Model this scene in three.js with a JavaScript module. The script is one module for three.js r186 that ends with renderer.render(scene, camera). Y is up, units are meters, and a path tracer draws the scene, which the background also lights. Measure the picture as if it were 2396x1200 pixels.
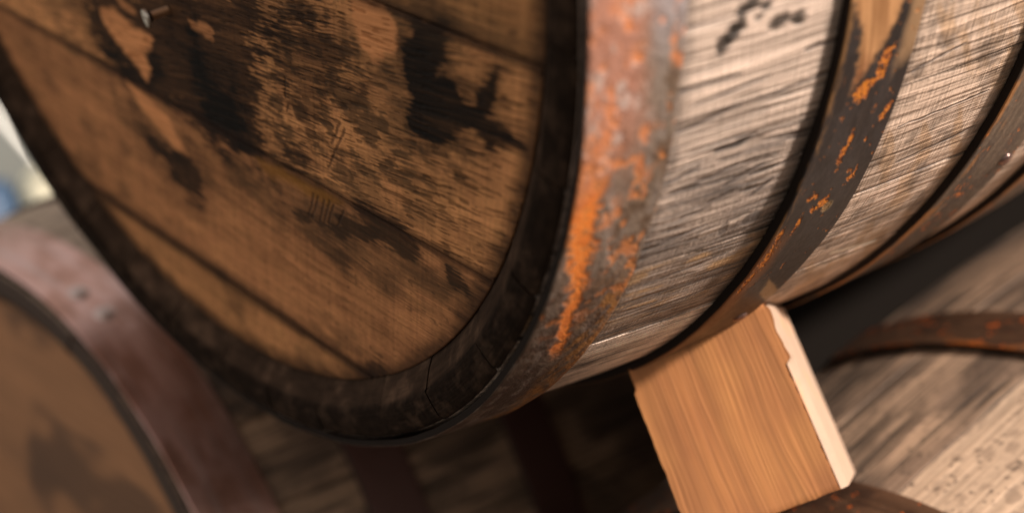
import * as THREE from 'three';

// ---------------------------------------------------------------- camera, sky, sun, exposure
const scene = new THREE.Scene();
const Y0 = 1.06;                                     // height of the front barrel's axis above the ground
const camera = new THREE.PerspectiveCamera(19.9, 2, 0.05, 200);
{
  const right = new THREE.Vector3(0.7452, -0.3982, 0.5349), up = new THREE.Vector3(0.394, 0.9101, 0.1286), back = new THREE.Vector3(-0.538, 0.1149, 0.8351);
  camera.quaternion.setFromRotationMatrix(new THREE.Matrix4().makeBasis(right, up, back));
  camera.position.set(-0.2504, Y0 - 0.1547, 0.5362);
}
camera.focus = 0.532;
camera.userData.fStop = 4.4;
const renderer = new THREE.WebGLRenderer({ antialias: true });
renderer.toneMapping = THREE.LinearToneMapping;
renderer.toneMappingExposure = 1.84;
renderer.shadowMap.enabled = true;
const SUN = new THREE.Vector3(0.5, 0.245, 0.83).normalize();
{
  const w = 256, h = 128, d = new Float32Array(w * h * 4);
  for (let j = 0; j < h; j++) for (let i = 0; i < w; i++) {
    const el = ((j + 0.5) / h - 0.5) * Math.PI, az = ((i + 0.5) / w - 0.5) * 2 * Math.PI;
    const x = Math.cos(el) * Math.cos(az), y = Math.sin(el), z = Math.cos(el) * Math.sin(az);
    const t = Math.max(0, y), glow = Math.pow(Math.max(0, x * SUN.x + y * SUN.y + z * SUN.z), 6);
    const k = 0.38 + 0.5 * glow, o = (j * w + i) * 4;
    d[o] = k * (1.0 - 0.10 * t); d[o + 1] = k * (0.95 - 0.05 * t) ; d[o + 2] = k * (0.88 + 0.04 * t); d[o + 3] = 1;
  }
  const sky = new THREE.DataTexture(d, w, h, THREE.RGBAFormat, THREE.FloatType);
  sky.mapping = THREE.EquirectangularReflectionMapping; sky.magFilter = THREE.LinearFilter; sky.needsUpdate = true;
  scene.background = sky; scene.environment = sky;
}
const sun = new THREE.DirectionalLight(new THREE.Color().setRGB(1, 0.9, 0.82), 4.6);
sun.position.copy(SUN).multiplyScalar(6).add(new THREE.Vector3(0.2, Y0, 0));
sun.target.position.set(0.2, Y0, 0);
sun.castShadow = true; sun.shadow.radius = 10; sun.shadow.mapSize.set(2048, 2048);
Object.assign(sun.shadow.camera, { left: -3, right: 3, top: 3, bottom: -3, near: 0.1, far: 14 });
scene.add(sun, sun.target);

// ---------------------------------------------------------------- noise and texture helpers
const LAT = new Float32Array(65536);
{ let s = 12345; for (let i = 0; i < 65536; i++) { s = (Math.imul(s, 1664525) + 1013904223) >>> 0; LAT[i] = s / 4294967296; } }
let rs = 7; const rnd = () => { rs = (Math.imul(rs, 1664525) + 1013904223) >>> 0; return rs / 4294967296; };
function vn(x, y, s = 0) {                            // value noise, 0..1
  x += s * 17.31; y += s * 9.77;
  const xi = Math.floor(x), yi = Math.floor(y); let fx = x - xi, fy = y - yi;
  fx = fx * fx * (3 - 2 * fx); fy = fy * fy * (3 - 2 * fy);
  const a = (xi & 255), b = ((xi + 1) & 255), c = (yi & 255) << 8, e = ((yi + 1) & 255) << 8;
  const p = LAT[a | c], q = LAT[b | c], r = LAT[a | e], t = LAT[b | e];
  return p + (q - p) * fx + (r - p + (p - q - r + t) * fx) * fy;
}
function fbm(x, y, s = 0, n = 4) { let v = 0, a = 0.5, k = 0; for (let i = 0; i < n; i++) { v += a * vn(x, y, s + i * 3); k += a; a *= 0.5; x *= 2.03; y *= 2.03; } return v / k; }
const ss = (a, b, x) => { x = (x - a) / (b - a); x = x < 0 ? 0 : x > 1 ? 1 : x; return x * x * (3 - 2 * x); };
const clamp = (x) => x < 0 ? 0 : x > 1 ? 1 : x;
const mix = (c, d, t) => { c[0] += (d[0] - c[0]) * t; c[1] += (d[1] - c[1]) * t; c[2] += (d[2] - c[2]) * t; };
const enc = (v) => { v = clamp(v); return 255 * (v <= 0.0031308 ? 12.92 * v : 1.055 * Math.pow(v, 1 / 2.4) - 0.055); };
const ENC = new Uint8Array(4097); for (let i = 0; i <= 4096; i++) ENC[i] = Math.round(enc(i / 4096));
function tex(data, w, h, srgb, ws = THREE.MirroredRepeatWrapping, wt = ws) {
  const t = new THREE.DataTexture(data, w, h, THREE.RGBAFormat);
  t.wrapS = ws; t.wrapT = wt; t.magFilter = THREE.LinearFilter; t.minFilter = THREE.LinearMipmapLinearFilter; t.generateMipmaps = true;
  if (srgb) t.colorSpace = THREE.SRGBColorSpace; t.needsUpdate = true; return t;
}
// paint(w, h, f): f(u, v, out) fills out = [r, g, b (linear), height 0..1, roughness]
function paint(w, h, f, withRough = false) {
  const c = new Uint8Array(w * h * 4), b = new Uint8Array(w * h * 4), r = withRough ? new Uint8Array(w * h * 4) : null, o = [0, 0, 0, 0, 0];
  for (let j = 0, k = 0; j < h; j++) for (let i = 0; i < w; i++, k += 4) {
    f((i + 0.5) / w, (j + 0.5) / h, o);
    c[k] = ENC[(clamp(o[0]) * 4096) | 0]; c[k + 1] = ENC[(clamp(o[1]) * 4096) | 0]; c[k + 2] = ENC[(clamp(o[2]) * 4096) | 0]; c[k + 3] = 255;
    b[k] = b[k + 1] = b[k + 2] = clamp(o[3]) * 255; b[k + 3] = 255;
    if (r) { r[k] = r[k + 1] = r[k + 2] = clamp(o[4]) * 255; r[k + 3] = 255; }
  }
  return { map: tex(c, w, h, true), bumpMap: tex(b, w, h, false), ...(r ? { roughnessMap: tex(r, w, h, false) } : {}) };
}
const mat = (maps, o) => new THREE.MeshPhysicalMaterial({ roughness: 0.8, metalness: 0, ...maps, ...o });
const plain = (r, g, b, o = {}) => new THREE.MeshPhysicalMaterial({ color: new THREE.Color().setRGB(r, g, b), roughness: 0.85, ...o });
// signed distance to a polygon given as [x, y, x, y, ...], positive inside
function sdPoly(x, y, p) {
  let d = 1e9, ins = false; const n = p.length / 2;
  for (let i = 0, j = n - 1; i < n; j = i++) {
    const ax = p[2 * i], ay = p[2 * i + 1], bx = p[2 * j], by = p[2 * j + 1], ex = bx - ax, ey = by - ay, wx = x - ax, wy = y - ay;
    const t = clamp((wx * ex + wy * ey) / (ex * ex + ey * ey + 1e-9)), qx = wx - ex * t, qy = wy - ey * t; d = Math.min(d, qx * qx + qy * qy);
    if ((ay > y) !== (by > y) && x < (bx - ax) * (y - ay) / (by - ay) + ax) ins = !ins;
  }
  return ins ? Math.sqrt(d) : -Math.sqrt(d);
}
const box = (p, m) => { let a = 1e9, b = 1e9, c = -1e9, d = -1e9; for (let i = 0; i < p.length; i += 2) { a = Math.min(a, p[i]); c = Math.max(c, p[i]); b = Math.min(b, p[i + 1]); d = Math.max(d, p[i + 1]); } return [a - m, b - m, c + m, d + m]; };
function segDist(x, y, s) { const ex = s[2] - s[0], ey = s[3] - s[1], wx = x - s[0], wy = y - s[1], t = clamp((wx * ex + wy * ey) / (ex * ex + ey * ey)); return Math.hypot(wx - ex * t, wy - ey * t); }

// ---------------------------------------------------------------- barrel geometry
const edgeMat = plain(0.020, 0.014, 0.011, { roughness: 0.95, specularIntensity: 0.2 });   // cut edges of the straps, near-black to stand for their shaded line
const DEG = Math.PI / 180;
const UP_P = [-0.51, 0.86], HEADJ = [-140, -50, 38.8, 128, 212];   // head joints across the planks, mm from the centre
function finish(pos, uv, idx, groups) {
  const g = new THREE.BufferGeometry();
  g.setAttribute('position', new THREE.Float32BufferAttribute(pos, 3)); g.setAttribute('uv', new THREE.Float32BufferAttribute(uv, 2)); g.setIndex(idx);
  if (groups) groups.forEach(([a, b, m]) => g.addGroup(a, b, m));
  g.computeVertexNormals(); return g;
}
// a sheet of rows x cols points; fn(i, j) -> [x, y, z, u, v]
function sheet(B, ni, nj, fn) {
  const at = B.pos.length / 3;
  for (let i = 0; i <= ni; i++) for (let j = 0; j <= nj; j++) { const p = fn(i, j); B.pos.push(p[0], p[1], p[2]); B.uv.push(p[3], p[4]); }
  for (let i = 0; i < ni; i++) for (let j = 0; j < nj; j++) { const a = at + i * (nj + 1) + j, b = a + 1, c = a + nj + 1, d = c + 1; B.idx.push(a, c, b, b, c, d); }
}
function makeStave(P, t0, t1, seed, mats, fine) {
  // t in degrees from straight down towards the camera side (+z)
  const B = { pos: [], uv: [], idx: [] }, gap = 0.00022, ch = 0.0007, dr = (vn(seed, 3.3) - 0.5) * 0.0007, ds = (vn(seed, 8.1) - 0.5) * 0.0012;
  const xyz = (s, r, t) => [s, -r * Math.cos(t * DEG), r * Math.sin(t * DEG)];
  const nS = fine ? 44 : 22, inner = fine ? 6 : 4;
  const cols = (r) => { const e = gap / r / DEG, c = ch / r / DEG, L = [[t0 + e, -0.006], [t0 + e, -0.0006], [t0 + e + c, 0]]; for (let k = 1; k < inner; k++) L.push([t0 + e + c + (t1 - t0 - 2 * e - 2 * c) * k / inner, 0]); L.push([t1 - e - c, 0], [t1 - e, -0.0006], [t1 - e, -0.006]); return L; };
  const nC = cols(0.3).length - 1;
  sheet(B, nS, nC, (i, j) => {
    const s = Math.max(0.0012 + ds, P.L * i / nS - (i === nS ? 0.0012 : 0)), r = P.r(s) + dr, c = cols(r)[j];
    const q = xyz(s, r + c[1] - (i === 0 || i === nS ? 0.0012 : 0), c[0]);
    return [...q, s / 0.36, (c[0] - 2) / 60];
  });
  const cut = B.idx.length;
  // the end: rounded arris, end face, small groove, inner bevel down to the head
  for (const end of [0, 1]) {
    const prof = [[0.0012, -0.0012], [0, -0.0028], [-0.0001, -0.008], [0.0002, -0.0128], [0.0016, -0.0137], [0.0018, -0.0146], [0.0060, -0.0196], [0.0110, P.RH > 0.265 ? -0.0242 : -0.0242], [0.02, -0.0262]];
    sheet(B, prof.length - 1, nC, (i, j) => {
      const k = end ? prof.length - 1 - i : i, s = prof[k][0] + ds * (k < 4 ? 1 : 0.3), r = P.RH + prof[k][1] + dr, c = cols(r)[j];
      const q = xyz(end ? P.L - s : s, r + Math.max(-0.0006, c[1]) * (k < 5 ? 1 : 0.4), c[0]);
      return [...q, (r - 0.24) / 0.06, c[0] / 40];
    });
  }
  const o = new THREE.Mesh(finish(B.pos, B.uv, B.idx, [[0, cut, 0], [cut, B.idx.length - cut, 1]]), mats);
  o.name = 'stave'; return o;
}
function makeHoop(P, s0, s1, m, opt = {}) {
  const B = { pos: [], uv: [], idx: [] }, n = opt.n || 220, lift = opt.lift || 0.003, th = opt.th || 0.0031;
  const r0 = P.r(s0) + (opt.lift0 || lift), r1 = P.r(s1) + lift, w = s1 - s0;
  const prof = [[s0 + 0.0004, r0 - th], [s0, r0 - th + 0.0003], [s0, r0 - 0.0005], [s0 + 0.0003, r0 - 0.0001], [s0 + 0.0008, r0]];
  const N = 7; for (let k = 1; k < N; k++) prof.push([s0 + w * k / N, r0 + (r1 - r0) * k / N]);
  prof.push([s1 - 0.0008, r1], [s1 - 0.0003, r1 - 0.0001], [s1, r1 - 0.0005], [s1, r1 - th + 0.0003], [s1 - 0.0004, r1 - th]);
  const nj = prof.length - 1, fn = (i, j) => {
    const t = 360 * i / n, k = (i % n) * 0.13, [s, r] = prof[j];
    const wob = (vn(k, s0 * 90, 4) - 0.5) * 0.0008 + (vn(k * 6, s * 160, 5) - 0.5) * 0.00025, ws = (vn(k * 1.7, j < nj / 2 ? 2.5 : 9.5, 6) - 0.5) * 0.0010;
    return [s + ws, -(r + wob) * Math.cos(t * DEG), (r + wob) * Math.sin(t * DEG), (t - 5) / 60, (s - s0) / w];
  };
  sheet(B, n, nj - 4, (i, j) => fn(i, j + 2)); const cut = B.idx.length;
  sheet(B, n, 2, fn); sheet(B, n, 2, (i, j) => fn(i, j + nj - 2));
  const o = new THREE.Mesh(finish(B.pos, B.uv, B.idx, [[0, cut, 0], [cut, B.idx.length - cut, 1]]), [m, edgeMat]); o.name = 'hoop'; return o;
}
function makeRivet(P, s, t, lift, m, R = 0.0034) {
  const pts = []; for (let k = 0; k <= 8; k++) { const a = k / 8 * Math.PI / 2; pts.push(new THREE.Vector2(R * Math.sin(a) + 1e-5, R * 0.5 * Math.cos(a))); } pts.push(new THREE.Vector2(R, -0.001));
  const g = new THREE.LatheGeometry(pts, 18), o = new THREE.Mesh(g, m), nrm = new THREE.Vector3(-0.15, -Math.cos(t * DEG), Math.sin(t * DEG)).normalize();
  o.quaternion.setFromUnitVectors(new THREE.Vector3(0, 1, 0), nrm); const r = P.r(s) + lift; o.position.set(s, -r * Math.cos(t * DEG), r * Math.sin(t * DEG)); o.name = 'rivet'; return o;
}
function makeHead(P, joints, m, group, flip = false) {
  const R = P.RH - 0.0238, edges = [-R * 1000 - 1, ...joints, R * 1000 + 1];
  for (let k = 0; k + 1 < edges.length; k++) {
    const q0 = edges[k] / 1000 + 0.0003, q1 = edges[k + 1] / 1000 - 0.0003, a = Math.max(q0, -R + 1e-4), b = Math.min(q1, R - 1e-4);
    const s = new THREE.Shape(), n = 18, pt = (q, sg) => [q, sg * Math.sqrt(Math.max(1e-8, R * R - q * q))];
    s.moveTo(...pt(a, -1)); for (let i = 1; i <= n; i++) s.lineTo(...pt(a + (b - a) * i / n, -1)); for (let i = n; i >= 0; i--) s.lineTo(...pt(a + (b - a) * i / n, 1)); s.closePath();
    const g = new THREE.ExtrudeGeometry(s, { depth: 0.018, bevelEnabled: true, bevelThickness: 0.0006, bevelSize: 0.0006, bevelOffset: -0.0006, bevelSegments: 2, curveSegments: 2 });
    g.clearGroups();
    const p = g.attributes.position, uv = g.attributes.uv; for (let i = 0; i < p.count; i++) uv.setXY(i, (p.getY(i) + 0.25) / 0.5, p.getX(i) / 0.25);
    const M = new THREE.Matrix4().makeBasis(new THREE.Vector3(0, -0.86, -0.51), new THREE.Vector3(0, -0.51, 0.86), new THREE.Vector3(-1, 0, 0));
    M.setPosition((flip ? P.L - 0.0095 : 0.0095 + 0.0186) + (vn(k, 5.5, 3) - 0.5) * 0.0008, 0, 0); g.applyMatrix4(M);
    const o = new THREE.Mesh(g, m); o.name = 'head_plank'; group.add(o);
  }
}
const profile = (RH, RB, L) => ({ RH, L, r: (s) => RH + (RB - RH) * (1 - ((s - L / 2) / (L / 2)) ** 2) });

// ---------------------------------------------------------------- textures of the front barrel
// head: u = along the planks, v = across, in mm; dark patches are old stains in the oak
const K = [0.008, 0.006, 0.005], DKB = [0.022, 0.011, 0.007], MED = [0.066, 0.036, 0.018];
const STAINS = [  // polygon, colour, strength, edge blur mm, edge raggedness mm
  [[84,56,149,40,153,60,165,74,171,89,179,100,164,116,123,126,81,130,75,104], MED, -0.75, 12, 14],
  [[93,65,113,56,127,58,137,61,137,66,129,76,123,88,116,95,114,101,99,109,97,102,97,93,104,89,93,88,89,78], DKB, 0.72, 4, 9],
  [[113,50,130,47,129,56,109,59], DKB, 0.6, 4, 6],
  [[85,120,93,121,103,118,99,125,91,128,85,129], DKB, 0.75, 2.5, 5],
  [[-67,92,-74,110,-70,118,-63,122,-46,126,-32,130,-11,129,4,132,17,136,33,138,57,137,71,129,72,121,68,117,72,107,78,99,74,92,69,88,77,80,87,73,94,64,86,59,73,54,20,66,-40,80], DKB, 0.9, 6, 11],
  [[20,99,23,110,22,122,30,129,49,133,60,127,54,115,53,106,43,108,33,99,32,82,27,83], K, 0.97, 7, 9],
  [[-58,111,-52,114,-40,120,-29,123,-25,125,-20,118,-21,112,-16,107,-8,107,-10,115,-23,125,-39,128,-55,127,-60,120], K, 0.85, 3, 6],
  [[171,50,183,39,199,37,197,45,209,62,211,74,195,86,180,92,171,90,156,91,156,81,167,67], MED, 0.62, 5, 9],
  [[175,51,183,39,198,37,196,48,189,59,195,54,200,57,203,60,209,61,213,55,217,50,217,48,222,45,223,48,221,53,218,58,216,64,219,65,227,65,232,69,223,72,218,72,217,75,213,76,212,72,206,72,196,78,181,84,174,83,172,77,176,70,172,63], K, 0.95, 1.7, 2.2],
  [[157,38,190,29,238,31,239,42,234,38,197,40,165,41], MED, 0.6, 3, 5],
  [[129,128,142,124,158,125,165,129,171,135,159,138,142,139,132,133], DKB, 0.85, 1.6, 4],
  [[77,148,89,146,101,146,117,144,117,137,131,137,144,135,139,142,134,143,123,145,110,148,88,151], DKB, 0.88, 1.6, 4],
  [[184,133,188,134,197,136,194,139,189,140,184,138], K, 0.9, 1.2, 2.5],
  [[104,158,117,155,134,152,130,157,115,161,104,162], DKB, 0.5, 4, 6],
  [[-64,144,-35,144,-13,147,-3,150,-3,161,-23,166,-42,164,-60,156], MED, 0.62, 9, 9],
  [[-40,156,-15,153,1,152,9,156,10,165,4,175,-5,177,-14,172,-26,166,-37,161], K, 0.88, 5, 6],
  [[74,134,121,132,173,135,201,138,171,151,133,157,85,161,55,157,44,148], MED, 0.45, 8, 12],
  [[121,205,133,198,137,204,128,211], K, 0.8, 2, 3],
  [[144,74,148,73,150,75,148,77,145,77], DKB, 0.8, 1, 1.5], [[135,77,139,74,142,76,137,79], DKB, 0.75, 1, 1.5],
];
const LIGHTS = [  // places where the stain has flaked off and bare oak shows
  [[-57,98,-44,93,-33,96,-19,97,-11,99,-14,105,-21,108,-22,113,-19,116,-25,123,-30,119,-37,115,-46,112,-52,108,-57,102], 1, 2, 3],
  [[25,80,33,81,41,78,45,82,43,87,38,86,28,83], 0.55, 1.2, 3], [[-36,86,-28,88,-21,89,-23,92,-32,91,-37,88], 0.6, 2, 2],
  [[146,40,158,38,167,40,171,45,168,55,162,58,155,63,150,59,147,51], 0.9, 1.4, 3],
  [[-47,131,-30,132,-12,136,-7,144,0,152,-14,153,-31,145], 1, 2, 3],
];
const TINT = [62,133,75,130,99,130,122,130,112,135,89,136,66,137];
const HATCH = [[102,134,95,147],[105,134,98,146],[109,134,103,146],[113,133,106,145],[115,134,109,145],[131,96,116,117],[128,95,121,105],[95,86,93,95],[94,98,92,101],[122,134,116,143]];
const SB = STAINS.map((s) => box(s[0], s[3] + s[4] + 2)), LB = LIGHTS.map((s) => box(s[0], s[2] + s[3] + 2)), TB = box(TINT, 6), HB = HATCH.map((h) => box(h, 3));
const headMaps = paint(2048, 1024, (u, v, o) => {
  const p = u * 500 - 250, q = v * 250;
  const plank = q < 38.8 ? 0 : q < 128 ? 1 : q < 212 ? 2 : 3, rot = plank === 1 ? 0.09 : plank === 2 ? -0.03 : 0.03;
  const wob = (fbm(p / 60, q / 25, 31, 3) - 0.5) * 5, gq = q + rot * p + wob + plank * 57, gp = p;
  const lines = vn(gp / 55, gq / 1.5, 1), fine = vn(gp / 16, gq / 0.55, 2), big = fbm(p / 55, q / 26, 3, 4), coarse = vn(gp / 120, gq / 6, 4);
  const saw = vn(p / 1.3 + q * 0.15, q / 26, 5), speck = vn(p / 1.1, q / 0.8, 6), mid = fbm(p / 7, q / 5, 7, 3);
  const dash = ss(0.66, 0.80, vn(gp / (plank === 1 ? 6.5 : 9), gq / 0.75, 8)) * (plank === 1 ? 1 : 0.35);
  const dash2 = ss(0.70, 0.86, vn(gp / 22, gq / 1.0, 9)) * (plank === 1 ? 0.8 : 0.3);
  let tone = 0.62 + 0.42 * big + 0.20 * (lines - 0.5) + 0.18 * (fine - 0.5) + 0.22 * (coarse - 0.5) + 0.20 * (saw - 0.5) * (0.4 + 1.2 * big) + 0.16 * (mid - 0.5) + 0.16 * (speck - 0.5);
  tone *= 1 - 0.52 * dash - 0.40 * dash2;
  o[0] = 0.62 * tone; o[1] = 0.268 * tone * (0.97 + 0.06 * mid); o[2] = 0.102 * tone;
  { const pk = plank === 0 ? 0.80 : plank === 1 ? 1.06 : plank === 2 ? 0.90 : 1.0; o[0] *= pk; o[1] *= pk * (plank === 0 ? 1.03 : plank === 2 ? 0.96 : 1); o[2] *= pk; }
  let h = 0.55 + 0.12 * (lines - 0.5) + 0.2 * (fine - 0.5) - 0.34 * dash - 0.26 * dash2 + 0.08 * (saw - 0.5) + 0.06 * (speck - 0.5);
  // blotches of old dirt on every plank
  const dirt = ss(0.56, 0.74, fbm(p / 30, q / 15, 11, 5)); mix(o, MED, 0.45 * dirt);
  const fleck = ss(0.70, 0.82, fbm(p / 3.4, q / 1.6, 12, 3)); mix(o, DKB, 0.45 * fleck);
  const e1 = fbm(p / 9, q / 5, 13, 4) - 0.5, e2 = vn(gp / 8, gq / 0.7, 14) - 0.5;
  const ragged = 1.5 * e1 + 0.6 * e2 + 0.5 * (vn(gp / 3.5, gq / 0.45, 16) - 0.5);
  for (let k = 0; k < STAINS.length; k++) {
    const b = SB[k]; if (p < b[0] || q < b[1] || p > b[2] || q > b[3]) continue;
    const [poly, col, st, bl, rg] = STAINS[k];
    let m = ss(-bl, bl, sdPoly(p, q, poly) + rg * ragged * 1.4 + (bl > 2 ? 1.5 : 0.7) + 3.0 * (bl > 2 ? e2 : 0.4 * e2)); if (st > 0.5) m = Math.max(m, 0.42 * ss(-3.5 * bl - 3, bl, sdPoly(p, q, poly) + rg * ragged * 2));
    if (st < 0) m *= -st * ss(0.44, 0.62, fbm(p / 9, q / 6, 15, 4) + 0.28 * e2); else { const md = 0.86 + 0.28 * (1 - clamp(fine * 1.3 - 0.15)) * 0.8 - 0.20 * ss(0.6, 0.8, lines); m *= st * (st > 0.84 ? 0.7 + 0.32 * md : md); }
    mix(o, col, clamp(m));
  }
  for (let k = 0; k < LIGHTS.length; k++) {
    const b = LB[k]; if (p < b[0] || q < b[1] || p > b[2] || q > b[3]) continue;
    const [poly, st, bl, rg] = LIGHTS[k], m = ss(-bl, bl, sdPoly(p, q, poly) + rg * ragged);
    mix(o, [0.68 * (0.8 + 0.4 * lines) * (1 - 0.3 * dash), 0.275 * (0.8 + 0.4 * lines) * (1 - 0.35 * dash), 0.105 * (0.8 + 0.4 * lines) * (1 - 0.4 * dash)], m * st);
  }
  if (p > TB[0] && p < TB[2] && q > TB[1] && q < TB[3]) mix(o, [0.26, 0.105, 0.018], 0.75 * ss(-3, 2, sdPoly(p, q, TINT) + 3 * ragged));
  for (let k = 0; k < HATCH.length; k++) { const b = HB[k]; if (p < b[0] || q < b[1] || p > b[2] || q > b[3]) continue; const m = ss(1.1, 0.2, segDist(p + ragged, q, HATCH[k])); mix(o, DKB, 0.6 * m); h -= 0.25 * m; }
  for (const j of HEADJ) { const d = Math.abs(q - j + 0.5 * e1); mix(o, DKB, 0.75 * ss(4.5, 0.3, d + 2.2 * e1) ); if (j === 212) mix(o, DKB, 0.5 * ss(9, 1, d + 3 * e1)); }
  const R = Math.hypot(p, q); mix(o, DKB, 0.8 * ss(236, 246, R + 6 * e1));
  o[3] = h;
});
const headMat = mat(headMaps, { roughness: 0.75, specularIntensity: 0.2, bumpScale: 0.0009 });

// side of the staves: u = along the barrel (mm), v = around it (degrees)
const CRACKS = [[81.6,49.84,98,49.95,.5],[29,49.68,58,49.57,.5],[54,43.7,70,44.4,.5],[49,41.5,66,41.9,.5],[62,40.3,78,41.2,.6],[86,43.1,97,43.0,.45],[86,40.6,98,41.4,.5],[36,42.2,50,42.9,.45],[40,41.2,52,41.3,.4],[58,39.0,70,39.6,.4],[77,38.3,85,39.4,.5],
  [37,46.5,60,47.2,.5],[40,48.2,70,48.8,.35],[48,38.2,60,38.6,.4],[66,47.2,97,47.6,.35],[40,36.0,62,36.6,.4],[60,29.0,96,29.4,.35],[45,31.4,80,32.1,.4],[50,26.8,92,27.4,.35],[40,28.2,60,28.0,.4],[57,24.4,98,24.3,.6],[135,45.2,160,46.0,.3],[140,40.1,186,40.4,.3],[150,36.0,190,36.8,.35],[132,29.0,175,29.5,.35],[144,50,170,50.6,.4]];
const KNOTS = [[52.7,52.6,3.2,.8],[55.3,53.5,2.6,.8],[59,54.2,3,.5],[70.6,52.6,4.2,.6],[76.3,52.3,3.6,.5],[64.5,53.8,3.2,.45],[61.7,53.2,2.4,.35],[53.5,53.05,2.4,.6],[86,54.5,3.4,.5],[49,52.0,3,.6],[150,55,5,.8],[140,52.5,4,.5]];
const STJ = [2.5, 12.3, 23.75, 33.75, 44.0, 53.9];       // stave joints in view, degrees
const sideMaps = paint(2048, 2048, (u, v, o) => {
  const s = u * 360, T = v * 60 + 2, t = T * 5.35;
  const wb = (fbm(s / 40, t / 18, 21, 3) - 0.5) * 3, tt = t + wb + s * 0.01;
  const f1 = vn(s / 22, tt / 0.42, 22), f2 = vn(s / 60, tt / 1.3, 23), f3 = vn(s / 90, tt / 3.6, 24), big = fbm(s / 28, t / 16, 25, 4), b2 = fbm(s / 12, t / 7, 26, 4);
  const cross = vn(s / 0.42 + t * 0.1, t / 9, 27), e1 = fbm(s / 6, t / 3, 28, 4) - 0.5, sp = vn(s / 0.5, t / 0.4, 29);
  const between = ss(128, 132, s), far = ss(231, 236, s);
  // colour of each stave
  const pale = [0.58, 0.432, 0.338], grey = [0.21, 0.158, 0.128], brown = [0.13, 0.084, 0.057], tan = [0.56, 0.40, 0.295], warm = [0.40, 0.235, 0.12];
  o[0] = pale[0]; o[1] = pale[1]; o[2] = pale[2];
  const gz = ss(46, 40, T + 6 * (big - 0.5) + 2.5 * e1) * ss(32.5, 34.5, T);
  mix(o, grey, (1 - between) * clamp(gz * (0.55 + 0.9 * (big - 0.35))));
  mix(o, brown, (1 - between) * ss(34.2, 33.6, T) * ss(23.3, 25.5, T + 2.5 * e1) * clamp(0.55 + 1.0 * (b2 - 0.4)));
  mix(o, warm, (1 - between) * ss(34, 33, T) * ss(24, 30, T) * ss(0.5, 0.68, fbm(s / 14, t / 4, 30, 4)));
  mix(o, [0.92, 0.70, 0.55], (1 - between) * ss(23.9, 23.4, T) * 0.9);
  mix(o, grey, (1 - between) * ss(21, 18, T + 3 * e1) * 0.5 * ss(75, 40, s + 30 * e1));
  mix(o, tan, between * 0.8); mix(o, warm, between * (1 - far) * 0.62 * ss(0.46, 0.66, fbm(s / 9 + t * 0.06, t / 26, 33, 4)));
  mix(o, [0.10, 0.075, 0.06], between * (1 - far) * 0.55 * ss(0.56, 0.72, fbm(s / 12, t / 9, 34, 5)));
  // weather-worn grain
  const f4 = vn(s / 9, tt / 0.28, 37), lower = ss(47, 40, T);
  let tone = 1 + 0.42 * (f1 - 0.5) + 0.42 * (f2 - 0.5) + 0.32 * (f3 - 0.5) + 0.36 * (big - 0.5) + 0.34 * (cross - 0.5) * (0.4 + between) + (0.14 + 0.5 * lower * (1 - between)) * (sp - 0.5) + 0.4 * (f4 - 0.5) * (0.3 + lower);
  const rough = clamp((1 - between) * (0.25 + 0.75 * ss(50, 42, T)) + 0.25 * between);
  const streak = ss(0.62, 0.82, vn(s / 15, tt / 0.8, 35)) * rough, streak2 = ss(0.66, 0.84, vn(s / 34, tt / 2.0, 36)) * (0.35 + 0.65 * rough);
  tone *= 1 - 0.55 * streak - 0.48 * streak2 * (1 - far);
  o[0] *= tone; o[1] *= tone; o[2] *= tone;
  let h = 0.6 + 0.26 * (f1 - 0.5) * (0.3 + rough) + 0.26 * (f2 - 0.5) + 0.2 * (f3 - 0.5) - 0.34 * streak - 0.34 * streak2 + 0.16 * (cross - 0.5) + 0.12 * (sp - 0.5) * rough;
  if (between === 0 || s < 200) for (const c of CRACKS) { if (s < c[0] - 3 || s > c[2] + 3 || Math.abs(T - (c[1] + c[3]) / 2) > 2) continue;
    const d = segDist(s, t + 1.2 * e1, [c[0], c[1] * 5.35, c[2], c[3] * 5.35]), k = (s - c[0]) / (c[2] - c[0]), w = c[4] * (0.5 + 1.4 * Math.sqrt(clamp(4 * k * (1 - k)))), m = ss(w * 1.5, w * 0.4, d); mix(o, [0.045, 0.03, 0.024], 0.82 * m); h -= 0.45 * m; }
  for (const k of KNOTS) { const ds = (s - k[0]) / k[2], dt = (T - k[1]) / k[3], d = Math.hypot(ds, dt) + 1.5 * e1; if (d < 2) { const m = ss(1.3, 0.55, d); mix(o, [0.022, 0.016, 0.012], 0.92 * m); h -= 0.35 * m; } }
  // torn grain: a proud pale sliver with a dark hollow under it
  if (s > 60 && s < 100 && T > 33.8 && T < 38) {
    const rd = segDist(s, t, [62, 35.5 * 5.35, 97, 36.5 * 5.35]), m = ss(2.0, 0.5, rd + 1.5 * e1); mix(o, [0.60, 0.45, 0.35], 0.75 * m); h += 0.3 * m;
    const a = ss(1.1, 0.6, Math.hypot((s - 83) / 4.5, (T - 35.6) / 0.75) + e1), b = ss(1.1, 0.6, Math.hypot((s - 71) / 2, (T - 35.4) / 0.9) + e1); mix(o, [0.10, 0.08, 0.07], 0.8 * Math.max(a, b * 0.8)); h -= 0.3 * Math.max(a, b);
  }
  if (s > 145 && s < 190 && T > 22 && T < 27) { const m = ss(1.5, 0.5, segDist(s, t, [152, 24.9 * 5.35, 181, 23.6 * 5.35]) + 0.8 * e1); mix(o, [0.80, 0.66, 0.50], m); }
  for (const j of STJ) { const d = Math.abs(T - j) * 5.35; const m = ss(1.5, 0.2, d + 1.4 * e1 + 0.3); mix(o, [0.06, 0.042, 0.034], 0.6 * m); }
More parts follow.
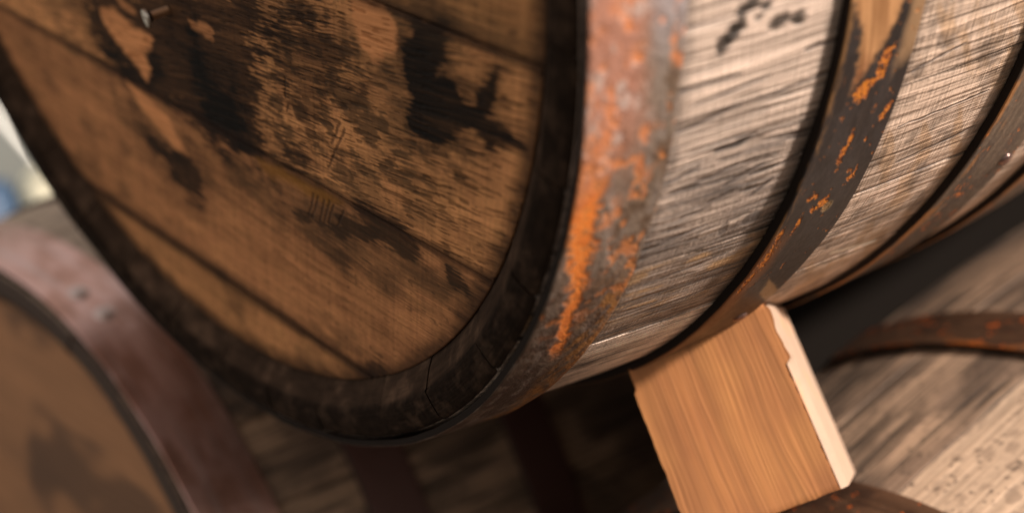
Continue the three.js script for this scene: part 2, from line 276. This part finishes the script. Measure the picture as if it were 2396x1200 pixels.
  // wood darker against the hoop edges
  for (const e of [34.5, 94, 130, 194, 232]) mix(o, [0.07, 0.055, 0.045], 0.55 * ss(7, 0.5, Math.abs(s - e) + 5 * e1 + 2 * (f1 - 0.5)));
  o[3] = h;
});
const sideMat = mat(sideMaps, { roughness: 0.55, specularIntensity: 0.6, bumpScale: 0.0016 });
// stave ends: dark, dirty end grain with worn paler places
const endMaps = paint(512, 1024, (u, v, o) => {
  const r = u * 60, t = v * 40 * 4.7, n = fbm(r / 6, t / 9, 41, 4), m = fbm(r / 2, t / 2, 42, 3), w = ss(0.50, 0.85, n * 0.85 + m * 0.15), bev = ss(16.5, 14, r);
  const g = vn(r / 0.6, t / 6, 43); o[0] = 0.022 + 0.05 * w + 0.02 * (m - 0.3) + bev * (0.03 + 0.07 * n * n); o[1] = o[0] * 0.56; o[2] = o[0] * 0.34; const k = 0.46 + 0.26 * g; o[0] *= k; o[1] *= k; o[2] *= k; o[3] = 0.5 + 0.4 * (m - 0.5) + 0.2 * (g - 0.5);
});
const endMat = mat(endMaps, { roughness: 0.9, specularIntensity: 0.12, bumpScale: 0.0008 });

// hoops: u = around, 5..65 degrees; v = across the strap, 0 at the head side
const ORANGE = [0.86, 0.23, 0.025], RUST = [0.24, 0.062, 0.018], DKR = [0.07, 0.026, 0.014];
const hoop1Maps = paint(2048, 256, (u, v, o) => {
  const T = u * 60 + 5, s = v * 33, t = T * 4.8, n = fbm(s / 7, t / 9, 51, 5), m = fbm(s / 2, t / 2, 52, 4), g = vn(s / 0.5, t / 0.5, 53), lng = fbm(s / 3, t / 16, 54, 4);
  mix(o, [0.21, 0.15, 0.108], 1); mix(o, [0.25, 0.195, 0.16], ss(0.40, 0.72, lng) * 0.8); mix(o, [0.12, 0.07, 0.04], ss(0.48, 0.74, fbm(s / 5, t / 7, 55, 4)) * 0.8);
  const hi = ss(41, 51, T + 7 * (n - 0.5)), lo = ss(39, 31, T + 7 * (n - 0.5)), near = ss(26, 14, s + 12 * (n - 0.5));
  mix(o, [0.46, 0.20, 0.13], hi * near * 0.8); mix(o, [0.55, 0.42, 0.36], hi * near * 0.75 * ss(0.52, 0.72, fbm(s / 4, t / 6, 58, 4)));      // pink and pale bloom high up
  mix(o, [0.40, 0.34, 0.34], ss(51, 57, T) * ss(17, 25, s + 6 * (n - 0.5)) * 0.7);
  mix(o, [0.055, 0.032, 0.022], lo * (0.45 + 0.55 * ss(0.42, 0.6, fbm(s / 5, t / 8, 56, 4))) * 0.92);               // dark crust low down
  mix(o, [0.20, 0.155, 0.13], lo * 0.7 * ss(0.60, 0.70, fbm(s / 5, t / 11, 59, 4)));
  mix(o, [0.36, 0.15, 0.03], lo * ss(15, 27, s + 7 * (n - 0.5)) * 0.8 * ss(0.36, 0.62, fbm(s / 3, t / 6, 60, 4)));
  // the crusted orange seam
  const c = T > 43 ? 4 + (T - 43) * 0.5 : 4 + (43 - T) / 15 * 11, wd = (2.2 + 1.3 * ss(32, 40, T)) * (0.75 + 0.5 * m), q = Math.abs(s - c + 5 * (n - 0.5)) / wd;
  let k = ss(1.9, 0.3, q + 3.4 * (m - 0.5) + 0.6 * (g - 0.5)) * ss(24, 28, T) * ss(50, 42, T + 6 * (n - 0.5)); k = Math.max(k, 0.5 * ss(0.50, 0.78, n * 0.75 + m * 0.27) * ss(39, 45, T) * ss(24, 12, s));
  k = Math.max(k, 0.5 * ss(0.54, 0.72, fbm(s / 4, t / 5, 57, 5)) * ss(27, 34, T));
  mix(o, [ORANGE[0] * (0.6 + 0.75 * m), ORANGE[1] * (0.5 + 1.0 * m), ORANGE[2]], k); mix(o, [0.85, 0.42, 0.17], k * ss(0.60, 0.74, g * 0.5 + m * 0.5) * 0.7 * ss(48, 40, T));
  mix(o, [0.42, 0.16, 0.03], ss(29.5, 32.6, s + 3 * (m - 0.5)) * ss(34, 26, T) * 0.8);
  const d = ss(0.56, 0.70, g * 0.45 + m * 0.6); mix(o, DKR, d * (0.35 + 0.35 * lo));
  o[3] = 0.4 + 0.35 * k + 0.3 * (m - 0.5) + 0.12 * (g - 0.5); o[4] = 0.52 + 0.35 * k + 0.2 * (m - 0.5) + 0.1 * (n - 0.5);
}, true);
const SP2 = [[116.2,47.8,2.4,.75],[115.1,46.6,2,.5],[110.7,46,2.6,.7],[109.9,45.3,2,.5],[107,45.6,1.5,.6],[124.7,43.3,1.6,.85],[123.4,42.7,1.2,.5],[111.2,41.6,.9,.7],[109.9,40.4,1.3,.8],[120.5,37.45,1.7,.45],[121.5,37.9,.7,.6],[104.4,36.8,2.2,.45],[111.5,35.8,2.2,.55],[108.5,35.2,2.2,.3],[115,34.9,1.4,.4],[103.9,34.1,1,.9],[97.5,33,1.2,1],[98.5,30.5,1.5,1.6],[97.2,27.6,1.2,1.6],[119.5,41,.5,.25]];
const TAN2 = [95,53,101.7,50.5,103.5,46,107.7,47.3,112.6,49,116.3,50.3,118,53.5,112,60,95,60];
const hoop2Maps = paint(2048, 256, (u, v, o) => {
  const T = u * 60 + 5, w = 34.2, s = 94.4 + v * w, t = T * 5.1, n = fbm(s / 7, t / 12, 61, 4), m = fbm(s / 1.6, t / 1.6, 62, 4), g = vn(s / 0.4, t / 0.4, 63), lng = vn(s / 1.2, t / 60, 64), x = s - 94.4;
  mix(o, [0.022, 0.017, 0.0155], 1); mix(o, [0.034, 0.027, 0.025], ss(0.4, 0.7, n)); mix(o, [0.05, 0.036, 0.03], 0.4 * ss(0.55, 0.8, lng));
  const edge = ss(3.2, 0.6, x + 3 * (m - 0.5)) ; mix(o, [0.26, 0.13, 0.05], edge * 0.7 * ss(0.35, 0.6, fbm(s, t / 9, 65, 3)));
  mix(o, [0.30, 0.175, 0.09], ss(w - 9, w - 4, x + 4 * (n - 0.5)) * ss(45.5, 48.5, T + 3 * (n - 0.5)) * 0.9);     // worn tan edge high on the far side
  mix(o, [0.17, 0.06, 0.02], ss(12, 5, x + 6 * (n - 0.5)) * ss(34.5, 31, T + 2 * (n - 0.5)) * 0.9);                // rust low on the near side
  mix(o, [0.065, 0.032, 0.016], ss(29, 17, T + 5 * (n - 0.5)) * 0.65);
  const sdT = sdPoly(s, T * 3, TAN2.map((q, i) => (i % 2 ? q * 3 : q))), kt = ss(-1.5, 1.2, sdT + 3 * (m - 0.5) + 2 * (n - 0.5));
  const st = vn(s / 1.5 + t * 0.12, t / 20, 66); mix(o, [0.42 * (0.6 + 0.7 * st), 0.205 * (0.55 + 0.8 * st), 0.085 * (0.5 + 0.9 * st)], kt * 0.92); mix(o, [0.19, 0.07, 0.03], kt * 0.8 * ss(49, 46.6, T + 1.5 * (m - 0.5)));
  let k = 0; for (const b of SP2) { const d = Math.hypot((s - b[0]) / b[2], (T - b[1]) / b[3]); if (d < 2.2) k = Math.max(k, ss(1.15, 0.75, d + 2.3 * (m - 0.5) + 0.5 * (g - 0.5))); }
  k = Math.max(k, 0.6 * ss(0.70, 0.76, fbm(s / 2.4, t / 2.4, 67, 4) * 0.75 + 0.25 * n) * ss(2, 6, x));
  mix(o, [0.56 * (0.45 + 0.9 * g), 0.175 * (0.35 + 1.1 * g), 0.03 * (0.3 + 1.2 * m)], k); mix(o, [0.07, 0.02, 0.01], k * ss(0.60, 0.72, vn(s / 0.9, t / 0.9, 68)) * 0.9);
  if (x > 10 && x < 24) { const a = ss(1.2, 0.8, Math.hypot((s - 115.5) / 2.4, (T - 34.9) / 0.55) + 0.6 * (m - 0.5)); mix(o, [0.22, 0.15, 0.075], a * 0.8); }
  const pg = Math.max(Math.abs((s - 122.8) / 6.5 + (T - 22.8) * 0.2), Math.abs((T - 22.9 + (s - 122.8) * 0.22) / 1.0)); mix(o, [0.36, 0.20, 0.085], 0.9 * ss(1.2, 0.7, pg + 0.3 * (m - 0.5)));   // dab of pale paint
  o[3] = 0.4 + 0.45 * k + 0.10 * (m - 0.5) + 0.2 * kt * (st - 0.5); o[4] = 0.42 + 0.45 * k + 0.25 * kt + 0.14 * (m - 0.5) + 0.1 * (n - 0.5) + 0.2 * edge;
}, true);
const hoop3Maps = paint(1024, 128, (u, v, o) => {
  const T = u * 60 + 5, s = v * 37, t = T * 5.5, n = fbm(s / 8, t / 14, 71, 4), m = fbm(s / 2, t / 2.5, 72, 4), lng = vn(s / 2, t / 50, 73);
  mix(o, [0.095, 0.068, 0.048], 1); mix(o, [0.16, 0.115, 0.08], ss(0.4, 0.75, lng) * 0.7); mix(o, [0.05, 0.037, 0.032], ss(0.45, 0.65, n) * 0.7);
  mix(o, [0.36, 0.15, 0.04], ss(9, 2, s + 9 * (n - 0.5)) * ss(0.42, 0.6, fbm(s / 5, t / 18, 74, 3)) * 0.85); mix(o, ORANGE, 0.7 * ss(0.64, 0.72, m * 0.6 + n * 0.4));
  o[3] = 0.5 + 0.3 * (m - 0.5); o[4] = 0.4 + 0.3 * (m - 0.3);
}, true);
const hoopMat = (maps, o = {}) => mat(maps, { roughness: 1, metalness: 0.25, specularIntensity: 1, bumpScale: 0.0007, ...o });
const h1 = hoopMat(hoop1Maps, { metalness: 0.1, bumpScale: 0.0011 }), h2 = hoopMat(hoop2Maps, { bumpScale: 0.0008, specularIntensity: 0.35, metalness: 0 }), h3 = hoopMat(hoop3Maps);
const brightRivet = plain(0.62, 0.46, 0.40, { metalness: 0.5, roughness: 0.3 });
const rivetMat = plain(0.22, 0.14, 0.12, { metalness: 0.85, roughness: 0.28 });

// ---------------------------------------------------------------- things
const taken = {};
const numbered = (n) => { const k = taken[n] = (taken[n] ?? -1) + 1; return k ? n + '_' + String(k).padStart(3, '0') : n; };
function tag(o, name, label, category, group) { o.name = numbered(name); o.userData.label = label; o.userData.category = category; if (group) o.userData.group = group; scene.add(o); return o; }
const GROUP = 'oak barrels stacked on their sides';

// the front barrel
{
  const P = profile(0.27, 0.3188, 0.92), b = new THREE.Group(); b.position.set(0, Y0, 0);
  tag(b, 'oak_barrel', 'large front oak barrel with black-stained head and rusty orange rim hoop', 'barrel', GROUP);
  const J = [...STJ]; let t = 53.9; while (t < 352) { const w = 9 + 2.4 * vn(t, 1.7, 2); t += w; if (t < 356) J.push(t); }
  for (let k = 0; k < J.length; k++) b.add(makeStave(P, J[k], k + 1 < J.length ? J[k + 1] : 362.5, k, [sideMat, endMat], J[k] < 60));
  makeHead(P, HEADJ, headMat, b); makeHead(P, [-150, -70, 20, 100, 170], headMat, b, true);
  const H = [[0.0012, 0.0329, h1], [0.0944, 0.1286, h2], [0.1942, 0.2309, h3], [0.2617, 0.298, h3]], made = [];
  for (const [a, c, m] of H) { const o = makeHoop(P, a, c, m, { n: 300, lift0: a < 0.01 ? 0.003 : 0.0038, th: a < 0.01 ? 0.003 : 0.0036 }); b.add(o); made.push(o); const f = makeHoop(P, P.L - c, P.L - a, m); b.add(f); }
  made[1].add(makeRivet(P, 0.1211, 18.9, 0.003, rivetMat)); made[2].add(makeRivet(P, 0.2298 - 0.004, 31, 0.003, rivetMat));
  // the screw left standing in the head
  const screw = new THREE.Group(); screw.name = 'screw';
  const steel = plain(0.62, 0.56, 0.48, { metalness: 0.9, roughness: 0.35 }), dark = plain(0.03, 0.02, 0.015), brass = plain(0.36, 0.20, 0.11, { metalness: 0.8, roughness: 0.35 });
  const hs = new THREE.Shape(); for (let k = 0; k < 40; k++) { const a = k / 40 * Math.PI * 2; hs[k ? 'lineTo' : 'moveTo'](0.0036 * Math.cos(a), 0.0036 * Math.sin(a)); }
  const rec = new THREE.Path(), c1 = 0.0007, c2 = 0.0022; [[c1, c2], [c1, c1], [c2, c1], [c2, -c1], [c1, -c1], [c1, -c2], [-c1, -c2], [-c1, -c1], [-c2, -c1], [-c2, c1], [-c1, c1], [-c1, c2]].forEach(([x, y], i) => rec[i ? 'lineTo' : 'moveTo'](x, y)); hs.holes.push(rec);
  const head = new THREE.Mesh(new THREE.ExtrudeGeometry(hs, { depth: 0.0008, bevelEnabled: true, bevelThickness: 0.0003, bevelSize: 0.0002, bevelSegments: 2 }), steel); head.name = 'screw_head'; head.position.z = 0.0094;
  const bot = new THREE.Mesh(new THREE.CylinderGeometry(0.0034, 0.0016, 0.0022, 24), dark); bot.rotation.x = Math.PI / 2; bot.position.z = 0.0082; bot.name = 'recess';
  const pts = []; for (let k = 0; k <= 66; k++) { const z = -0.004 + 0.0115 * k / 66; pts.push(new THREE.Vector2(0.0015 + 0.0006 * Math.abs(((k / 6) % 1) * 2 - 1), z)); }
  const shaft = new THREE.Mesh(new THREE.LatheGeometry(pts, 20), brass); shaft.rotation.x = Math.PI / 2; shaft.name = 'threaded_shaft';
  screw.add(head, bot, shaft); screw.position.set(0.0095, -0.0745, -0.033); screw.quaternion.setFromUnitVectors(new THREE.Vector3(0, 0, 1), new THREE.Vector3(-1, 0.02, -0.22).normalize());
  b.add(screw);
}

// general barrel oak, for the barrels behind
const oakMaps = paint(1024, 1024, (u, v, o) => {
  const s = u * 360, t = v * 320, f1 = vn(s / 26, t / 1.2, 81), f2 = vn(s / 60, t / 4, 82), big = fbm(s / 50, t / 22, 83, 4), bl = fbm(s / 60, t / 14, 84, 4), sp = fbm(s / 2.5, t / 2.5, 85, 2);
  mix(o, [0.40, 0.295, 0.215], 1); mix(o, [0.17, 0.125, 0.095], ss(0.38, 0.62, big) * 0.85); mix(o, [0.07, 0.05, 0.037], ss(0.48, 0.68, bl) * 0.7);
  const gr = vn(s / 45, t / 2.2, 88), tone = 0.95 + 0.5 * (f1 - 0.5) + 0.6 * (f2 - 0.5) - 0.55 * ss(0.6, 0.82, gr); o[0] *= tone; o[1] *= tone; o[2] *= tone; mix(o, [0.05, 0.035, 0.025], ss(0.66, 0.8, sp) * 0.5); o[3] = 0.5 + 0.4 * (f1 - 0.5) - 0.3 * ss(0.6, 0.82, gr);
});
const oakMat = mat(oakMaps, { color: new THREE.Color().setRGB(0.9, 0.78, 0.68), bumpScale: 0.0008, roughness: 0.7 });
const shadeOakMat = mat(oakMaps, { color: new THREE.Color().setRGB(0.9, 0.74, 0.6), bumpScale: 0.0008, roughness: 0.75 });  // oak of the lower left staves, pit shade worked into the tint
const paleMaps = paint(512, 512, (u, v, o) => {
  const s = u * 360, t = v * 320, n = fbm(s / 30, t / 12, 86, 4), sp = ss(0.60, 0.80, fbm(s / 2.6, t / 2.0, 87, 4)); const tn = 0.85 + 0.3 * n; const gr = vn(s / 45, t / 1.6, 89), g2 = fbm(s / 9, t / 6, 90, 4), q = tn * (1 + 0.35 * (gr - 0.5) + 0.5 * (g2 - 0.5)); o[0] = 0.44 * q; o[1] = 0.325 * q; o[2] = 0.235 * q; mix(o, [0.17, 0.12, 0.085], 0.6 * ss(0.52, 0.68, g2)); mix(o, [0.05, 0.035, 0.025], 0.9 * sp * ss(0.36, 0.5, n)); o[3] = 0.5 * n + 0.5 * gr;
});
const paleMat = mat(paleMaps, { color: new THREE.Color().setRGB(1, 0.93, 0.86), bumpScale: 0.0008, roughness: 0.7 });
const headBackMaps = paint(1024, 512, (u, v, o) => {
  const p = u * 500 - 250, q = v * 250, n = fbm(p / 60, q / 30, 91, 3), m = fbm(p / 70, q / 40, 92, 3), g = vn(p / 40, q / 1.5, 93);
  const tn = 0.7 + 0.5 * n + 0.2 * (g - 0.5); o[0] = 0.42 * tn; o[1] = 0.20 * tn; o[2] = 0.085 * tn; mix(o, DKB, 0.6 * ss(0.5, 0.68, m)); o[3] = g;
});
const headBackMat = mat(headBackMaps, { color: new THREE.Color().setRGB(0.82, 0.76, 0.72), bumpScale: 0.0005, roughness: 0.7 });
const backEnd = plain(0.055, 0.03, 0.018);
const brownHoop = hoopMat(hoop3Maps, { color: new THREE.Color().setRGB(0.8, 0.56, 0.44), specularIntensity: 0.6 });
const pinkMaps = paint(512, 128, (u, v, o) => {
  const s = v * 45, t = u * 290, n = fbm(s / 12, t / 25, 141, 4), l = vn(s / 3, t / 70, 142), m = fbm(s / 3, t / 4, 143, 3); mix(o, [0.66, 0.38, 0.31], 1); mix(o, [0.50, 0.26, 0.19], ss(0.42, 0.66, n)); mix(o, [0.64, 0.45, 0.40], 0.5 * ss(0.5, 0.8, l)); mix(o, [0.26, 0.12, 0.08], 0.4 * ss(0.60, 0.76, m * 0.3 + n * 0.7)); o[3] = 0.5 + 0.4 * (n - 0.5); o[4] = 0.26 + 0.14 * m;
}, true);
const pinkHoop = hoopMat(pinkMaps, { metalness: 0.85, bumpScale: 0.002 });
const redHoop = hoopMat({ bumpMap: hoop3Maps.bumpMap }, { color: new THREE.Color().setRGB(0.09, 0.038, 0.027), roughness: 0.55, metalness: 0.3 });
function backBarrel(P, x, dy, dz, label, J, mats, hoops) {
  const b = new THREE.Group(); b.position.set(x, Y0 + dy, dz); tag(b, 'oak_barrel', label, 'barrel', GROUP);
  for (let k = 0; k < J.length; k++) b.add(makeStave(P, J[k], k + 1 < J.length ? J[k + 1] : J[0] + 360, k + 40, [mats(J[k]), backEnd], false));
  makeHead(P, [-130, -45, 45, 135], headBackMat, b); makeHead(P, [-130, -45, 45, 135], headBackMat, b, true);
  const out = []; for (const [a, c, m] of hoops) { const o = makeHoop(P, a, c, m); b.add(o); out.push(o); b.add(makeHoop(P, P.L - c, P.L - a, m)); }
  return [b, out];
}
function lie(o, x, y, z) { const ax = new THREE.Vector3(x, y, z).normalize(), az = new THREE.Vector3().crossVectors(ax, new THREE.Vector3(0, 1, 0)).normalize(); o.quaternion.setFromRotationMatrix(new THREE.Matrix4().makeBasis(ax, new THREE.Vector3().crossVectors(az, ax), az)); }
const ring = (from, w) => { const L = []; let t = from; while (t < from + 351) { L.push(t); t += w * (0.86 + 0.28 * vn(t, 2.2, 9)); } return L; };
{ // below, at the right of the picture
  const P = profile(0.283, 0.3315, 0.92);
  const [rb] = backBarrel(P, 0.0341, -0.6789, -0.0028, 'weathered oak barrel at lower right under the front barrel, behind the orange block', ring(164.6, 12.5), (t) => (t > 505 ? paleMat : oakMat), [[0.0012, 0.034, brownHoop], [0.094, 0.13, brownHoop], [0.2445, 0.2795, brownHoop]]);
  lie(rb, 0.9989, -0.0349, 0.0318);
}
{ // further back, at the left
  const P = profile(0.272, 0.317, 0.92);
  const [lb, hs] = backBarrel(P, -0.077, -0.376, -0.485, 'blurred oak barrel at lower left behind the others, with broad pinkish riveted hoop', ring(3, 11), (t) => (t > 125 && t < 205 ? paleMat : shadeOakMat), [[0.0012, 0.045, pinkHoop], [0.097, 0.132, redHoop], [0.205, 0.24, redHoop]]);  // top staves paler for the light on them, the rest toned for shade
  lie(lb, 0.9667, -0.1564, -0.2024);
  hs[0].add(makeRivet(P, 0.02, 139, 0.0025, brightRivet, 0.0065)); hs[0].add(makeRivet(P, 0.022, 134, 0.0025, brightRivet, 0.0065));
}

// the wood block wedged under the front barrel
{
  const maps = paint(512, 512, (u, v, o) => {
    const x = u * 64, y = v * 76, wv = (fbm(x / 20, y / 60, 101, 3) - 0.5) * 6, b = vn((x + wv) / 5.5, y / 300, 102), f = vn((x + wv) / 0.7, y / 30, 103), n = fbm(x / 12, y / 20, 104, 3);
    const tn = 0.84 + 0.20 * (b - 0.5) + 0.10 * (f - 0.5) - 0.12 * ss(0.62, 0.8, vn((x + wv) / 1.6, y / 160, 105)) + 0.25 * (n - 0.3); o[0] = 0.56 * tn; o[1] = 0.222 * tn * (0.94 + 0.12 * n); o[2] = 0.072 * tn; o[3] = 0.5 + 0.3 * (f - 0.5);
  });
  const fresh = paint(128, 512, (u, v, o) => {
    const n = fbm(u * 5, v * 9, 111, 4), f = vn(u * 14, v * 4, 112), tn = 0.86 + 0.2 * n + 0.1 * (f - 0.5); o[0] = 0.38 * tn; o[1] = 0.255 * tn; o[2] = 0.175 * tn; mix(o, [0.50, 0.25, 0.13], 0.7 * ss(0.60, 0.74, fbm(u * 6, v * 7, 113, 4))); o[3] = f;
  });
  const mo = mat(maps, { roughness: 0.7, bumpScale: 0.0003 }), mp = mat(fresh, { roughness: 0.7, bumpScale: 0.0006 });
  const w = 0.060, h = 0.0745, d = 0.06, g = new THREE.BoxGeometry(w, h, d, 24, 48, 10), p = g.attributes.position, r = 0.0012;
  for (let i = 0; i < p.count; i++) {
    let x = p.getX(i), y = p.getY(i), z = p.getZ(i); const down = 0.5 - y / h, right = x > w / 2 - 1e-6, top = y > h / 2 - 1e-6, left = x < -w / 2 + 1e-6, front = z > d / 2 - 1e-6, bottom = y < -h / 2 + 1e-6;
    if (right && front) { const step = down < 0.32 ? 0 : down < 0.35 ? 1 : 1 - 0.25 * (down - 0.35); x -= 0.0008 + 0.0024 * step + 0.0012 * (vn(down * 22, 1, 5) - 0.5) + 0.0008 * (vn(down * 60, 1, 6) - 0.5); }
    if (left && front) x += (down < 0.13 ? 0.0012 : 0) + 0.0006 * (vn(down * 26, 3, 5) - 0.5);
    if (top && front) { y += 0.0009 * (vn(x * 900, 2, 7) - 0.6) + 0.0005 * (vn(x * 3000, 2, 8) - 0.5); z -= 0.0006; }
    if (bottom && front) { y += 0.0006 * vn(x * 900, 5, 7); z -= 0.0008; }
    if (top && right) { x -= 0.0022; y -= 0.0028; } else if (right && y > h / 2 - 0.003) x -= 0.0006;
    y -= 0.0035 * (0.5 - x / w) * (0.5 + y / h);                 // the top was sawn a little off square
    x -= left ? 0.0012 * (down) : 0;
    p.setXYZ(i, x, y, z);
  }
  g.computeVertexNormals();
  const e1 = new THREE.Vector3(0.6951, 0.0353, 0.7181), e2 = new THREE.Vector3(-0.1675, -0.9634, 0.2095), e3 = new THREE.Vector3(0.6992, -0.2659, -0.6637);
  const o = new THREE.Mesh(g, [mp, mo, mo, mo, mo, mo]); o.quaternion.setFromRotationMatrix(new THREE.Matrix4().makeBasis(e1, e2.clone().negate(), e3.clone().negate()));
  o.scale.setScalar(1.09); o.position.set(0.0946, Y0 - 0.3413, 0.1459).sub(camera.position).multiplyScalar(1.09).add(camera.position).addScaledVector(e1, -1.09 * w / 2).addScaledVector(e2, -1.09 * h / 2).addScaledVector(e3, 1.09 * d / 2);
  tag(o, 'wood_block', 'orange sawn wood block with one pale chipped edge, wedged under the front barrel', 'block');
}

{ // added runner: blocks the sun beam, near-black colour stands for shade in the gap
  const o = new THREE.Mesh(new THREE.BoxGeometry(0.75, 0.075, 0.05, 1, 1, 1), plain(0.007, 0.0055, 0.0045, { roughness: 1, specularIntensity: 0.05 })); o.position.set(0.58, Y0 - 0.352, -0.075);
  tag(o, 'shade_runner', 'added near-black timber runner in the shaded gap right of the orange block', 'filler');
}
// ---------------------------------------------------------------- the yard behind
{
  const dirt = paint(512, 512, (u, v, o) => { const n = fbm(u * 24, v * 24, 121, 5), m = fbm(u * 90, v * 90, 122, 3); o[0] = 0.05 + 0.05 * n + 0.03 * (m - 0.5); o[1] = o[0] * 0.78; o[2] = o[0] * 0.56; o[3] = m; });
  for (const t of Object.values(dirt)) { t.wrapS = t.wrapT = THREE.RepeatWrapping; t.repeat.set(60, 60); }
  const g = new THREE.Mesh(new THREE.PlaneGeometry(120, 120), mat(dirt, { roughness: 0.95, bumpScale: 0.01 })); g.rotation.x = -Math.PI / 2; g.name = 'ground'; g.userData.kind = 'structure'; scene.add(g);
  const wall = new THREE.Mesh(new THREE.BoxGeometry(7, 2.6, 0.25), mat((() => { const m = paint(256, 256, (u, v, o) => { const n = fbm(u * 9, v * 9, 131, 5); o[0] = 0.085 + 0.05 * n; o[1] = o[0] * 1.02; o[2] = o[0] * 0.90; o[3] = n; }); return m; })(), { roughness: 0.95, bumpScale: 0.004 }));
  wall.position.set(0.8, 1.3, -2.25); wall.userData.kind = 'structure'; tag(wall, 'wall', 'pale blurred wall behind the barrels', 'wall');
  const boards = new THREE.Group(); boards.position.set(0.99, 0, -0.9); tag(boards, 'added_blocker', 'low dark board fence added past the far barrel ends to block sun and sky light', 'blocker');  // added boards that keep sun and sky light out of the gap
  const bm = plain(0.035, 0.025, 0.018, { roughness: 0.95 }), bg = new THREE.BoxGeometry(0.03, 1.16, 0.196); for (let k = 0; k < 15; k++) { const o = new THREE.Mesh(bg, bm); o.name = 'board'; o.position.set((k % 2) * 0.004, 0.58, (k - 7) * 0.2); boards.add(o); }
  const ledge = new THREE.Mesh(new THREE.BoxGeometry(1.6, 0.9, 0.5), plain(0.34, 0.28, 0.2)); ledge.position.set(0.3, 0.45, -1.55); ledge.userData.kind = 'structure'; tag(ledge, 'stone_ledge', 'low stone ledge behind the left barrel, under the cream jug', 'ledge');
  const lathe = (pts, m) => new THREE.Mesh(new THREE.LatheGeometry(pts.map(([x, y]) => new THREE.Vector2(x, y)), 40), m);
  const jug = lathe([[0.001, 0], [0.052, 0], [0.058, 0.006], [0.060, 0.02], [0.060, 0.10], [0.056, 0.122], [0.044, 0.138], [0.026, 0.147], [0.020, 0.150], [0.001, 0.151]], plain(0.90, 0.82, 0.60, { roughness: 0.5 }));
  jug.position.set(0.4045, 0.9, -1.459); tag(jug, 'cream_jug', 'blurred cream rounded jug showing between the two barrels at the left', 'jug');
  const can = lathe([[0.001, 0], [0.058, 0], [0.060, 0.004], [0.060, 0.13], [0.052, 0.148], [0.030, 0.158], [0.001, 0.160]], plain(0.012, 0.04, 0.085, { roughness: 0.6 }));
  can.position.set(0.30, 0.9, -1.505); tag(can, 'blue_canister', 'blurred blue canister at the left edge beside the cream jug', 'canister');
}
{
  const pipe = new THREE.Mesh(new THREE.TubeGeometry(new THREE.LineCurve3(new THREE.Vector3(0.4057, Y0 - 0.16, -1.3756), new THREE.Vector3(0.297, Y0 + 0.381, -1.52)), 8, 0.005, 14), plain(0.85, 0.82, 0.74, { roughness: 0.5 }));
  tag(pipe, 'white_pipe', 'thin white pipe leaning beside the cream jug, along the dark barrel rim', 'pipe');
}
scene.traverse((o) => { if (o.isMesh) { o.castShadow = true; o.receiveShadow = true; } });
renderer.render(scene, camera);
